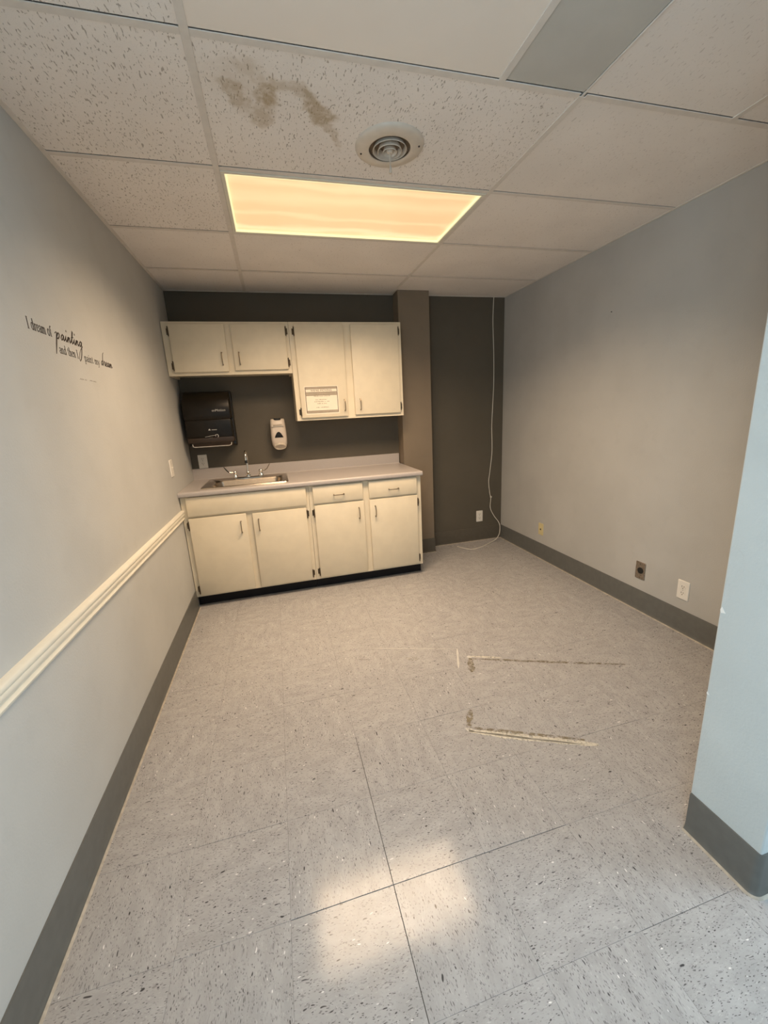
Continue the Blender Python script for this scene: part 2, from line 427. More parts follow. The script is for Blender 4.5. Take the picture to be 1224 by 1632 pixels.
# ------------------------------------------------------------------ ceiling
ceil = thing('ceiling', (0, 0, H), 'suspended ceiling of fissured panels in a metal grid', 'ceiling', kind='structure')
A_, B_ = .5975, 1.8167
V0, T_ = 1.4452, .6096
rows = [V0+T_*k for k in range(4)] + [YB]
def ctile(x0, x1, y0, y1, mat):
    MB().box(x0+.004, x1-.004, y0+.004, y1-.0135, H+.003, H+.018, .0015, 1).build('ceiling_tile', mat, ceil, origin=((x0+x1)/2, (y0+y1)/2, H+.003))
for k in range(4):
    y0, y1 = rows[k], rows[k+1]
    ctile(0, A_, y0, y1, 'tile_a' if k < 2 else 'tile_b')
    if k == 0: ctile(A_, B_, y0, y1, 'tile_s')
    elif k != 1: ctile(A_, B_, y0, y1, 'tile_b')
    ctile(B_, XR, y0, y1, 'tile_b' if k else 'tile_b')
Y00 = V0-2*T_
X1, X2 = 1.5126, 2.4724
ctile(0, A_, Y00, V0, 'tile_a'); ctile(A_, X1, Y00, V0, 'smooth'); ctile(X1, B_, Y00, V0, 'greypanel'); ctile(B_, X2, Y00, V0, 'tile_b'); ctile(X2, XR, Y00, V0, 'tile_b')
for k in range(3):
    for (xa, xb) in ((0, A_), (A_, B_), (B_, XR), (XR, 4.2)): ctile(xa, xb, Y00-(k+1)*1.0, Y00-k*1.0, 'tile_a')
ctile(XR, 4.2, Y00, .63, 'tile_b')
def bar(x0, x1, y0, y1, z0=H, z1=H+.0035, nm='grid_bar'):
    MB().box(x0, x1, y0, y1, z0, z1, .0008, 1).build(nm, 'tbar', ceil)
hw = .0115
bar(A_-hw, A_+hw, YR, YB); bar(B_-hw, B_+hw, V0, YB); bar(X1-hw, X1+hw, Y00, V0); bar(B_-hw*.35, B_+hw*.35, Y00, V0); bar(X2-hw, X2+hw, Y00, V0)
for y in rows[:4]+[Y00, Y00-1, Y00-2]:
    for xa, xb in ((0, A_-hw), (A_+hw, B_-hw), (B_+hw, XR)):
        bar(xa, xb, y-hw, y+hw, H+.0004, H+.0035)
bar(0, .018, YR, YB, H-.001, H+.003, 'wall_angle'); bar(XR-.014, XR, .825, YB, H-.001, H+.003, 'wall_angle'); bar(.018, XR-.014, YB-.014, YB, H-.001, H+.003, 'wall_angle')
MB().box(-.12, 4.3, YR-.1, YB+.1, H+.03, H+.1).build('deck', 'dark', ceil)

# ------------------------------------------------------------------ baseboards (cove base), chair rail
BBH = .142
PROF = [(0, 0), (.016, 0), (.0115, .005), (.0085, .012), (.0065, .026), (.006, BBH-.006), (.004, BBH), (0, BBH)]
def base_run(name, label, segs, mat='base'):
    """segs: list of (axis, sign, wallpos, a, b): run along axis, proud of wallpos in sign direction"""
    root = None
    b = MB(); ck = MB()
    for axis, sg, wp, a, bb in segs:
        b.prism([(wp+sg*d, z) for d, z in PROF], axis, a, bb)
        ck.prism([(wp+sg*.0145, 0), (wp+sg*.0205, 0), (wp+sg*.0180, .0020), (wp+sg*.0135, .0045)], axis, a, bb)
    o = struct(name, b, mat, label, 'baseboard', 40)
    ck.build('caulk_bead', 'caulk', o)
    return o
base_run('baseboard_left', 'long grey cove baseboard along the left wall', [(1, 1, 0, YR, 3.155)])
base_run('baseboard_right', 'grey cove baseboard along the right wall under the outlets', [(1, -1, XR, .825, YB)])
base_run('baseboard_back', 'dark grey cove baseboard below the hanging cable', [(0, -1, YB, 2.11, XR)], 'base_d')
base_run('baseboard_column', 'grey cove baseboard around the column foot', [(0, -1, 3.62, 1.83, 2.116), (1, 1, 2.11, 3.614, YB)], 'base_d')
# partition base wraps a rounded corner
def sweep_base(path, name, label):
    n = len(path); b = MB(); ck = MB()
    def nrm(i):
        p0, p1 = path[max(i-1, 0)], path[min(i+1, n-1)]; d = Vector((p1[0]-p0[0], p1[1]-p0[1])).normalized(); return Vector((d.y, -d.x))
    b.loft([[(path[i][0]-nrm(i).x*-d, path[i][1]-nrm(i).y*-d, z) for d, z in PROF] for i in range(n)])
    cp = [(.0145, 0), (.0205, 0), (.0180, .0022), (.0135, .0045)]
    ck.loft([[(path[i][0]+nrm(i).x*d, path[i][1]+nrm(i).y*d, z) for d, z in cp] for i in range(n)])
    o = struct(name, b, 'base', label, 'baseboard', 40); ck.build('caulk_bead', 'caulk', o); return o
R_ = .012; cx_, cyy = 1.872+R_, .625+R_
path = [(4.18, .625)] + [(cx_+R_*math.cos(a), cyy+R_*math.sin(a)) for a in [-PI/2 - k*PI/12 for k in range(7)]] + [(1.872, .822)]
# orientation: outward normal must point away from the wall
path2 = path
def outward(path):
    p0, p1 = path[0], path[1]; d = Vector((p1[0]-p0[0], p1[1]-p0[1])).normalized(); return Vector((d.y, -d.x))
if outward(path2).y > 0: path2 = path2[::-1]
sweep_base(path2, 'baseboard_partition', 'grey cove baseboard wrapping the partition corner at right')

# chair rail on left wall (runs slightly out of level)
RP = [(0, 0), (.009, .000), (.014, .004), (.016, .012), (.012, .017), (.009, .020), (.012, .025), (.019, .034), (.0205, .046), (.018, .050), (.021, .053), (.022, .064), (.017, .070), (0, .072)]
zf, zn = .688, .688+.0155*(3.2+.3)
rb = MB().prism([(x, z+zn) for x, z in RP], 1, -.15, 3.155, (0, -.0155*3.305))
struct('trim_1', rb, 'rail', 'cream moulded chair rail along the left wall', 'trim', 50)

# ------------------------------------------------------------------ ceiling light
def ceiling_light(x0, x1, y0, y1, label, loc_light=True):
    cx, cy = (x0+x1)/2, (y0+y1)/2
    t = thing('ceiling_light', (cx, cy, H), label, 'ceiling light')
    f = MB(); e = .016
    x0 += .012; x1 -= .012; y0 += .012; y1 -= .012
    z0, z1 = H-.004, H+.012
    f.box(x0, x1, y0, y0+e, z0, z1, .002, 1); f.box(x0, x1, y1-e, y1, z0, z1, .002, 1); f.box(x0, x0+e, y0+e, y1-e, z0, z1, .002, 1); f.box(x1-e, x1, y0+e, y1-e, z0, z1, .002, 1)
    f.build('frame', 'fixframe', t)
    g = MB(); i0, i1, j0, j1 = x0+e, x1-e, y0+e, y1-e; q = .007
    g.box(i0, i1, j0, j0+q, z0+.002, z1-.004); g.box(i0, i1, j1-q, j1, z0+.002, z1-.004); g.box(i0, i0+q, j0+q, j1-q, z0+.002, z1-.004); g.box(i1-q, i1, j0+q, j1-q, z0+.002, z1-.004)
    g.build('lens_edge', 'lensedge', t)
    MB().box(i0, i1, j0, j1, z1-.004, z1).build('lens', 'lens', t, origin=(cx, cy, z1-.004))
    MB().box(x0+.01, x1-.01, y0+.01, y1-.01, z1, z1+.012).build('housing', 'white', t)
    l = area_light('lamp_glow', (cx, cy, H-.006), (0, 0, 0), x1-x0-.04, y1-y0-.04, LAMP_POWER, LAMP_COL, LAMP_SPREAD)
    l.parent = t; l.location = (0, 0, -.006)
    return t
ceiling_light(A_, B_, rows[1], rows[2], 'warm glowing rectangular light panel set in the ceiling')

# ------------------------------------------------------------------ ceiling vent
vc = (1.252, 1.805)
v = thing('ceiling_vent', (vc[0], vc[1], H), 'round cream ceiling air vent with concentric rings and pull stem', 'air vent')
MB().lathe([(.132, .003), (.131, -.001), (.126, -.006), (.118, -.009), (.088, -.012), (.080, -.010), (.078, .0), (.078, .002)], (vc[0], vc[1], H), 48).build('flange', 'ventpaint', v, 40)
MB().lathe([(.0785, -.008), (.0780, .0022), (0.001, .0024)], (vc[0], vc[1], H), 40).build('throat', 'ventdark', v, 40)
for ro, ri, zb, ht in ((.066, .057, -.013, .0145), (.047, .038, -.017, .0185), (.028, .017, -.020, .0215)):
    MB().lathe([(ri, zb+ht), (ri+.002, zb+ht), (ro, zb), (ro-.0015, zb-.0015), (ri, zb+ht-.004), (ri, zb+ht)], (vc[0], vc[1], H), 40).build('ring', 'ventpaint', v, 40)
MB().lathe([(.001, -.022), (.010, -.021), (.013, -.016), (.012, .0)], (vc[0], vc[1], H), 20).build('centre_boss', 'ventpaint', v, 40)
MB().tube([(vc[0], vc[1], H-.02), (vc[0], vc[1], H-.062), (vc[0], vc[1], H-.064), (vc[0], vc[1], H-.088)], [.0022, .0022, .0035, .0065], 10).build('damper_stem', 'ventpaint', v, 40)
for a in (2.75, -.35):
    sx_, sy2 = vc[0]+.112*math.cos(a), vc[1]+.112*math.sin(a)
    MB().lathe([(.0001, -.0125), (.0035, -.012), (.004, -.009)], (sx_, sy2, H), 10).build('screw', 'slot', v)

# ------------------------------------------------------------------ cabinets
def pull(mb, x, y, z, L, vertical, out=.026):
    """wire bow pull: door face at y, projecting toward -y"""
    pts = []; n = 8
    for i in range(n+1):
        t_ = i/n; u = (t_-.5)*L; bow = out*(.72+.28*math.sin(PI*t_))
        pts.append((x, y-bow, z+u) if vertical else (x+u, y-bow, z))
    e0 = (x, y, z-L/2) if vertical else (x-L/2, y, z); e1 = (x, y, z+L/2) if vertical else (x+L/2, y, z)
    mb.tube([e0]+pts+[e1], .0036, 8)
    for e in (e0, e1): mb.lathe([(.0055, .0), (.0055, -.004), (.004, -.006)], e, 10, axis=1)
    return mb
def hinge(parent, xe, y, z, side):
    """exposed hinge at the door edge: barrel plus leaf on the frame; side=-1 frame lies left of the edge"""
    b = MB()
    b.tube([(xe+side*.004, y-.003, z-.028), (xe+side*.004, y-.003, z+.028)], .0048, 8)
    for zz in (-.031, .031): b.lathe([(.0001, -.004), (.0035, -.003), (.004, 0), (.0035, .003), (.0001, .004)], (xe+side*.004, y-.003, z+zz), 8)
    x0, x1 = sorted((xe+side*.006, xe+side*.018))
    b.box(x0, x1, y+.013, y+.0155, z-.022, z+.022, .001, 1)
    b.box(x0 if side > 0 else x1-.002, x0+.002 if side > 0 else x1, y-.002, y+.0150, z-.022, z+.022)
    return b.build('hinge', 'bronze', parent, 40)
def door(parent, x0, x1, yf, z0, z1, hx, hz, hs, zs, hl=.085):
    d = MB().box(x0, x1, yf-.019, yf-.0045, z0, z1, .003, 2).box(x0+.007, x1-.007, yf-.006, yf-.0004, z0+.007, z1-.007).build('door', 'cream', parent, 30)
    pull(MB(), hx, yf-.019, hz, hl, True).build('handle', 'nickel', d, 40)
    xe = x0 if hs < 0 else x1
    for z in zs: hinge(d, xe, yf-.016, z, hs)
    return d
def carcass(x0, x1, y0, y1, z0, z1, frames, parent, recess=.014, top=True):
    b = MB(); t = .016
    b.box(x0, x0+t, y0+.018, y1, z0, z1); b.box(x1-t, x1, y0+.018, y1, z0, z1)
    if top: b.box(x0+t, x1-t, y0+.018, y1, z1-t, z1)
    b.box(x0+t, x1-t, y0+.018, y1, z0+recess, z0+recess+t); b.box(x0+t, x1-t, y1-.006, y1, z0+recess+t, z1-t)
    b.build('body', 'cream', parent)
    f = MB()
    for (a0, a1, c0, c1) in frames: f.box(a0, a1, y0, y0+.018, c0, c1)
    f.build('face_frame', 'cream', parent)

YU = 3.47
u1 = thing('wall_cabinet', (.45, YB, 1.707), 'short cream wall cabinet above the towel dispenser, two doors', 'cabinet', 'cream wall cabinets')
carcass(.004, .893, YU, YB-.001, 1.707, 2.08, [(.004, .072, 1.707, 2.08), (.842, .893, 1.707, 2.08), (.405, .495, 1.757, 2.035), (.072, .842, 2.035, 2.08), (.072, .842, 1.707, 1.757)], u1)
door(u1, .052, .428, YU, 1.730, 2.060, .390, 1.820, -1, (2.012, 1.775))
door(u1, .473, .866, YU, 1.736, 2.060, .512, 1.820, 1, (2.012, 1.785))
u2 = thing('wall_cabinet', (1.34, YB, 1.337), 'tall cream wall cabinet with a notice on its left door', 'cabinet', 'cream wall cabinets')
carcass(.895, 1.795, YU, YB-.001, 1.337, 2.08, [(.895, .955, 1.337, 2.08), (1.742, 1.795, 1.337, 2.08), (1.288, 1.395, 1.382, 2.04), (.955, 1.742, 2.04, 2.08), (.955, 1.742, 1.337, 1.382)], u2)
door(u2, .934, 1.312, YU, 1.358, 2.060, 1.287, 1.445, -1, (2.01, 1.405))
door(u2, 1.372, 1.765, YU, 1.364, 2.060, 1.418, 1.445, 1, (2.01, 1.415))

YF = 3.152
b1 = thing('base_cabinet', (.45, YB, 0), 'cream sink base cabinet with two doors and a plain top panel', 'cabinet', 'cream base cabinets')
ZB = .088
carcass(.004, .905, YF, YB-.001, ZB, .857, [(.004, .062, ZB, .857), (.858, .905, ZB, .857), (.412, .500, .125, .665), (.062, .858, .83, .857), (.062, .858, .665, .735), (.062, .858, ZB, .125)], b1, 0, False)
MB().box(.042, .884, YF-.019, YF-.0045, .712, .852, .003, 2).box(.049, .877, YF-.006, YF-.0004, .719, .845).build('false_front', 'cream', b1, 30)
door(b1, .040, .434, YF, .102, .697, .392, .598, -1, (.645, .150))
door(b1, .478, .876, YF, .102, .690, .518, .600, 1, (.640, .150))
MB().box(.004, .905, 3.21, 3.226, 0, ZB).build('toe_kick', 'kick', b1)
b2 = thing('base_cabinet', (1.36, YB, 0), 'cream base cabinet with two drawers above two doors', 'cabinet', 'cream base cabinets')
carcass(.907, 1.815, YF, YB-.001, ZB, .857, [(.907, .962, ZB, .857), (1.76, 1.815, ZB, .857), (1.312, 1.394, ZB+.037, .83), (.962, 1.76, .83, .857), (.962, 1.312, .675, .735), (1.394, 1.76, .675, .735), (.962, 1.76, ZB, .125)], b2, 0)
for x0, x1 in ((.936, 1.326), (1.376, 1.776)):
    d = MB().box(x0, x1, YF-.019, YF-.0045, .713, .848, .003, 2).box(x0+.007, x1-.007, YF-.006, YF-.0004, .720, .841).build('drawer_front', 'cream', b2, 30)
    pull(MB(), (x0+x1)/2+.003, YF-.019, .770, .078, False).build('handle', 'nickel', d, 40)
door(b2, .938, 1.329, YF, .104, .698, 1.286, .603, -1, (.640, .155))
door(b2, 1.375, 1.778, YF, .106, .698, 1.419, .603, 1, (.640, .155))
MB().box(.907, 1.815, 3.21, 3.226, 0, ZB).box(1.80, 1.815, 3.226, YB-.001, 0, ZB).build('toe_kick', 'kick', b2)

# ------------------------------------------------------------------ countertop with backsplash
CT = .893
SX0, SX1, SY0, SY1 = .150, .755, 3.225, 3.645     # sink cut-out
ct = thing('countertop', (.91, YB, .857), 'grey laminate countertop with low backsplash over the base cabinets', 'countertop')
k = MB()
XE = 1.824
k.box(.001, SX0, 3.14, YB-.001, .858, CT); k.box(SX1, XE, 3.14, YB-.001, .858, CT); k.box(SX0, SX1, 3.14, SY0, .858, CT); k.box(SX0, SX1, SY1, YB-.001, .858, CT)
k.prism([(3.14, .858), (3.14, CT), (3.132, CT+.001), (3.124, CT-.001), (3.1195, CT-.006), (3.118, CT-.014), (3.118, .866), (3.1195, .861), (3.124, .858)], 0, .001, XE)
k.build('worktop', 'lam', ct, 40)
s_ = MB().prism([(YB-.001, CT), (YB-.001, CT+.092), (YB-.018, CT+.092), (YB-.021, CT+.089), (YB-.021, CT+.006), (YB-.027, CT)], 0, .001, XE-.004)
s_.build('backsplash', 'lam', ct, 40)

# ------------------------------------------------------------------ sink
def rrect(x0, x1, y0, y1, r, z, n=6):
    pts = []
    for (cx, cy, a0) in ((x1-r, y1-r, 0), (x0+r, y1-r, PI/2), (x0+r, y0+r, PI), (x1-r, y0+r, 1.5*PI)):
        for i in range(n+1):
            a = a0+PI/2*i/n; pts.append((cx+r*math.cos(a), cy+r*math.sin(a), z))
    return pts
sk = thing('sink', (.45, 3.44, CT), 'drop-in stainless steel sink set in the countertop', 'sink')
MB().loft([rrect(.136, .769, 3.205, 3.665, .03, CT+.0005), rrect(.139, .766, 3.208, 3.662, .028, CT+.006), rrect(.150, .755, 3.219, 3.651, .022, CT+.0075),
           rrect(.160, .745, 3.229, 3.641, .02, CT+.004), rrect(.200, .728, 3.245, 3.545, .055, CT+.003), rrect(.208, .720, 3.253, 3.537, .055, CT-.006),
           rrect(.216, .712, 3.262, 3.528, .055, CT-.13), rrect(.235, .693, 3.281, 3.509, .05, CT-.15), rrect(.42, .50, 3.36, 3.44, .035, CT-.154)], cap=False).build('basin', 'steel', sk, 40)
MB().lathe([(.044, .004), (.040, .006), (.034, .002), (.030, -.004), (.0005, -.004)], (.46, 3.40, CT-.155), 24).build('drain', 'chrome', sk, 40)

fa = thing('faucet', (.452, 3.595, CT+.004), 'chrome gooseneck faucet with two wrist-blade handles', 'faucet')
FZ = CT+.004; FY = 3.60
MB().loft([rrect(.335, .573, FY-.026, FY+.026, .024, FZ), rrect(.335, .573, FY-.026, FY+.026, .024, FZ+.008), rrect(.340, .568, FY-.021, FY+.021, .02, FZ+.011)]).build('base_plate', 'chrome', fa, 40)
MB().lathe([(.022, .010), (.021, .020), (.014, .026), (.0125, .045), (.0145, .048), (.0125, .052), (.011, .060)], (.454, FY, FZ), 20).build('collar', 'chrome', fa, 40)
gp = [(.454, FY, FZ+.05), (.456, FY, FZ+.12), (.458, FY, FZ+.165)]
for i in range(1, 9):
    a = PI*i/9; gp.append((.458, FY-.055*(1-math.cos(a)), FZ+.165+.062*math.sin(a)))
gp.append((.458, FY-.112, FZ+.15))
MB().tube(gp, .0085, 12).build('spout', 'chrome', fa, 50)
MB().tube([(.458, FY-.112, FZ+.156), (.458, FY-.112, FZ+.132)], .0115, 12).build('aerator', 'blackmet', fa, 50)
for sx, mt in ((-1, 'blackmet'), (1, 'chrome')):
    hx = .454+sx*.102
    hd = MB().lathe([(.023, .010), (.022, .018), (.015, .026), (.013, .040), (.016, .044), (.016, .056), (.011, .062), (.0005, .063)], (hx, FY, FZ), 20).build('handle', 'chrome', fa, 40)
    MB().tube([(hx, FY, FZ+.052), (hx+sx*.03, FY-.008, FZ+.054), (hx+sx*.048, FY-.014, FZ+.060)], [.006, .005, .005], 10).build('lever', 'chrome', hd, 50)
    bl = MB(); loops = []
    for (dx, dz, wd, th) in ((.044, .057, .005, .004), (.054, .066, .009, .004), (.066, .082, .011, .0035), (.076, .098, .010, .003), (.080, .106, .005, .002)):
        c = Vector((hx+sx*dx, FY-.014-dx*.06, FZ+dz))
        loops.append([(c.x+sx*th*math.cos(a)*1.0, c.y+wd*math.sin(a), c.z-th*.6*math.cos(a)) for a in [2*PI*q/12 for q in range(12)]])
    bl.loft(loops).build('blade', mt, hd, 50)

# ------------------------------------------------------------------ flat lettering helpers
def ribbon(mb, pts, wd, frame, th=.0006):
    """stroke of width wd through 2D points; frame maps (u, v, depth) to world"""
    P = [Vector((p[0], p[1])) for p in pts]; n = len(P); L = []; R = []
    for i in range(n):
        d = (P[min(i+1, n-1)]-P[max(i-1, 0)])
        if d.length < 1e-9: d = Vector((1, 0))
        d.normalize(); q = Vector((-d.y, d.x)); wi = wd[i] if isinstance(wd, list) else wd
        L.append(P[i]+q*wi/2); R.append(P[i]-q*wi/2)
    tl = [mb.bm.verts.new(frame(p.x, p.y, th)) for p in L]; tr = [mb.bm.verts.new(frame(p.x, p.y, th)) for p in R]
    bl = [mb.bm.verts.new(frame(p.x, p.y, 0)) for p in L]; br = [mb.bm.verts.new(frame(p.x, p.y, 0)) for p in R]
    for i in range(n-1):
        mb.bm.faces.new((tl[i], tr[i], tr[i+1], tl[i+1])); mb.bm.faces.new((bl[i], bl[i+1], br[i+1], br[i]))
        mb.bm.faces.new((tl[i], tl[i+1], bl[i+1], bl[i])); mb.bm.faces.new((tr[i], br[i], br[i+1], tr[i+1]))
    mb.bm.faces.new((tl[0], bl[0], br[0], tr[0])); mb.bm.faces.new((tl[-1], tr[-1], br[-1], bl[-1]))
def arc(cx, cy, rx, ry, a0, a1, n=10):
    return [(cx+rx*math.cos(math.radians(a0+(a1-a0)*i/n)), cy+ry*math.sin(math.radians(a0+(a1-a0)*i/n))) for i in range(n+1)]
T2, T1 = .16, .07      # thick / thin, x-height = 1
SERIF = {   # strokes: (points, width); advance last
 'I': ([([(.35, 0), (.35, 1.6)], T2), ([(.1, 0), (.6, 0)], T1), ([(.1, 1.6), (.6, 1.6)], T1)], .75),
 'd': ([(arc(.42, .5, .32, .5, 0, 360, 16), T2*.7), ([(.76, 0), (.76, 1.6)], T2), ([(.76, 0.02), (.95, .02)], T1), ([(.58, 1.58), (.76, 1.58)], T1)], 1.02),
 'r': ([([(.25, 0), (.25, 1)], T2), ([(.25, .62), (.4, .9), (.55, .98), (.66, .88)], T2*.7), ([(.05, 0), (.48, 0)], T1), ([(.08, .98), (.25, .98)], T1)], .72),
 'e': ([([(.13, .55), (.76, .55)], T1), (arc(.45, .5, .33, .5, 10, 320, 14), T2*.75)], .88),
 'a': ([(arc(.40, .28, .28, .28, 0, 360, 12), T2*.7), ([(.15, .86), (.4, 1.0), (.6, .9), (.68, .7), (.68, .1), (.86, .03)], T2*.85)], .92),
 'm': ([([(.22, 0), (.22, 1)], T2), ([(.22, .7), (.45, .97), (.66, .9), (.72, .7), (.72, 0)], T2*.85), ([(.72, .7), (.95, .97), (1.16, .9), (1.22, .7), (1.22, 0)], T2*.85),
        ([(.05, 0), (.4, 0)], T1), ([(.56, 0), (.9, 0)], T1), ([(1.06, 0), (1.4, 0)], T1), ([(.05, .98), (.22, .98)], T1)], 1.46),
 'n': ([([(.22, 0), (.22, 1)], T2), ([(.22, .7), (.45, .97), (.68, .9), (.75, .7), (.75, 0)], T2*.85), ([(.05, 0), (.4, 0)], T1), ([(.58, 0), (.93, 0)], T1), ([(.05, .98), (.22, .98)], T1)], 1.0),
 'o': ([(arc(.47, .5, .35, .5, 0, 360, 16), T2*.8)], .96),
 'f': ([([(.3, 0), (.3, 1.25), (.4, 1.52), (.58, 1.58), (.68, 1.45)], T2*.85), ([(.08, .98), (.58, .98)], T1), ([(.08, 0), (.52, 0)], T1)], .62),
 't': ([([(.3, 1.35), (.3, .2), (.42, .03), (.62, .1)], T2*.85), ([(.06, .98), (.58, .98)], T1)], .68),
 'h': ([([(.22, 0), (.22, 1.6)], T2), ([(.22, .7), (.45, .97), (.68, .9), (.75, .7), (.75, 0)], T2*.85), ([(.05, 0), (.4, 0)], T1), ([(.58, 0), (.93, 0)], T1), ([(.05, 1.58), (.22, 1.58)], T1)], 1.0),
 'p': ([([(.24, -.6), (.24, 1)], T2), (arc(.56, .5, .30, .5, 0, 360, 14), T2*.7), ([(.05, -.6), (.45, -.6)], T1), ([(.06, .98), (.24, .98)], T1)], .98),
 'i': ([([(.25, 0), (.25, 1)], T2), ([(.06, 0), (.45, 0)], T1), ([(.08, .98), (.25, .98)], T1), ([(.25, 1.32), (.25, 1.5)], T2*1.1)], .5),
 'y': ([([(.12, 1), (.48, .05)], T2*.9), ([(.86, 1), (.42, -.3), (.26, -.58), (.06, -.5)], T1*1.3), ([(0, .98), (.34, .98)], T1), ([(.68, .98), (1, .98)], T1)], .98),
 ' ': ([], .62)}
SC = .19
SCRIPT = {
 'p': ([([(-.25, .75), (.0, 1.02), (.18, 1.0), (.16, .4), (.10, -.9), (.06, -2.4)], [.08, .12, .2, .26, .26, .10]), ([(.16, .25), (.3, .75), (.5, 1.0), (.68, .9), (.68, .45), (.5, .1), (.28, .1)], SC)], .98),
 'a': ([([(.62, .82), (.4, .98), (.16, .7), (.1, .3), (.25, .06), (.45, .25), (.62, .8)], SC), ([(.62, .9), (.6, .3), (.7, .06), (.95, .35)], SC)], .92),
 'i': ([([(.0, .35), (.22, .95), (.2, .3), (.3, .06), (.55, .35)], SC), ([(.28, 1.65), (.22, 1.95)], [.22, .1])], .52),
 'n': ([([(.0, .4), (.14, .95), (.12, 0)], SC), ([(.12, .3), (.35, .9), (.5, .9), (.5, .25), (.6, .05), (.85, .35)], SC)], .82),
 't': ([([(.0, .35), (.3, 1.2), (.38, 2.1), (.28, 2.2), (.22, 1.2), (.22, .3), (.32, .05), (.6, .35)], SC), ([(.02, 1.05), (.6, 1.2)], .1)], .58),
 'g': ([([(.62, .82), (.4, .98), (.16, .7), (.1, .3), (.25, .06), (.45, .25), (.64, .8)], SC), ([(.64, .95), (.66, .0), (.62, -1.2), (.45, -2.1), (.2, -2.5), (.0, -2.1), (.1, -1.2), (.4, -.4), (.9, .2)], [.2, .22, .2, .16, .14, .1, .08, .08, .08])], .9),
 'd': ([([(.62, .82), (.4, .98), (.16, .7), (.1, .3), (.25, .06), (.45, .25), (.64, .8)], SC), ([(.95, 2.85), (.7, 2.5), (.62, 1.6), (.62, .4), (.72, .06), (.95, .35)], [.08, .16, .2, .2, .18, .12])], .92),
 'r': ([([(.0, .35), (.2, 1.1), (.34, .92), (.56, .95), (.5, .3), (.6, .06), (.8, .35)], SC)], .76),
 'e': ([([(.0, .3), (.4, .5), (.5, .85), (.32, 1.0), (.12, .6), (.2, .12), (.42, .05), (.72, .35)], SC)], .68),
 'm': ([([(.0, .4), (.14, .95), (.12, 0)], SC), ([(.12, .3), (.32, .9), (.46, .85), (.44, 0)], SC), ([(.44, .3), (.66, .9), (.8, .85), (.8, .2), (.92, .05), (1.2, .35)], SC)], 1.12)}
def write(mb, font, s, u, v, xh, frame, width=None, th=.0006, sw=1.0, slant=0.0):
    tot = sum(font[c][1] for c in s)
    sx = xh if width is None else width/tot
    for c in s:
        for pts, wd in font[c][0]:
            ww = [q*xh*sw for q in wd] if isinstance(wd, list) else wd*xh*sw
            ribbon(mb, [(u+p[0]*sx+slant*p[1]*xh, v+p[1]*xh) for p in pts], ww, frame, th)
        u += font[c][1]*sx
    return u

# wall quote on the left wall
fl = lambda u, v, d: Vector((.0002+d, u, v))
wd_ = thing('wall_lettering', (0, 1.99, 1.69), 'black vinyl quote about dreaming and painting on the left wall', 'wall decal')
b = MB(); write(b, SERIF, 'I dream of', 1.658, 1.689, .0215, fl, .150, sw=1.15); b.build('serif_lettering', 'decal', wd_)
b = MB(); write(b, SCRIPT, 'painting', 1.832, 1.688, .0225, fl, .212, sw=1.2, slant=.42); b.build('script_lettering', 'decal', wd_)
b = MB(); write(b, SERIF, 'and then I', 1.838, 1.640, .019, fl, .150, sw=1.0); b.build('serif_lettering', 'decal', wd_)
b = MB(); write(b, SERIF, 'paint my', 2.040, 1.638, .018, fl, .150, sw=1.0); b.build('serif_lettering', 'decal', wd_)
b = MB(); write(b, SCRIPT, 'dream', 2.205, 1.640, .021, fl, .128, sw=1.05, slant=.42); b.build('script_lettering', 'decal', wd_)
b = MB()
for u0, u1, zz in ((1.955, 1.992, 1.5595), (2.000, 2.022, 1.560), (2.045, 2.075, 1.5605), (2.080, 2.115, 1.5600)):
    n = int((u1-u0)/.006)
    for q in range(n): ribbon(b, [(u0+q*.006, zz+.004*(q % 2)), (u0+q*.006+.005, zz+.002)], .0012, fl)
b.build('small_credit_line', 'decalfaint', wd_)['kind'] = 'stuff'

# ------------------------------------------------------------------ notice on cabinet door
ND = YU-.0192
nt = thing('notice', (1.105, ND, 1.50), 'printed paper notice taped to the tall wall cabinet door', 'notice')
fn = lambda u, v, d: Vector((u, ND-.0004-d, v))
NX0, NX1, NZ0, NZ1 = .968, 1.240, 1.382, 1.602
MB().box(NX0, NX1, ND-.0004, ND, NZ0, NZ1).build('sheet', 'paper', nt)
b = MB(); x0, x1, z0, z1 = NX0+.008, NX1-.010, NZ0+.012, NZ1-.008
for za, zb in ((z1-.014, z1), (z0, z0+.016), (z1-.064, z1-.040)):
    MB().box(x0, x1, ND-.00055, ND-.0003, za, zb).build('band', 'bandtone', nt)
for p in ([(x0, z0), (x0, z1)], [(x1, z0), (x1, z1)]): ribbon(b, p, .005, fn, .0002)
for za, zb in ((z1-.014, z1), (z0, z0+.016), (z1-.064, z1-.040)):
    ribbon(b, [(x0, za), (x1, za)], .003, fn, .0002); ribbon(b, [(x0, zb), (x1, zb)], .003, fn, .0002)
b.build('border', 'ink', nt)
b = MB()
for za, zb in ((z1-.014, z1), (z0, z0+.016), (z1-.064, z1-.040)):
    hh = zb-za; n = int((x1-x0)/.008)
    for q in range(n):
        xa = x0+q*(x1-x0)/n; xb = xa+(x1-x0)/n
        ribbon(b, [(xa, za), (xb, zb)], .0022, fn, .00030); ribbon(b, [(xa, zb), (xb, za)], .0022, fn, .00036)
b.build('lattice_print', 'inklite', nt)['kind'] = 'stuff'
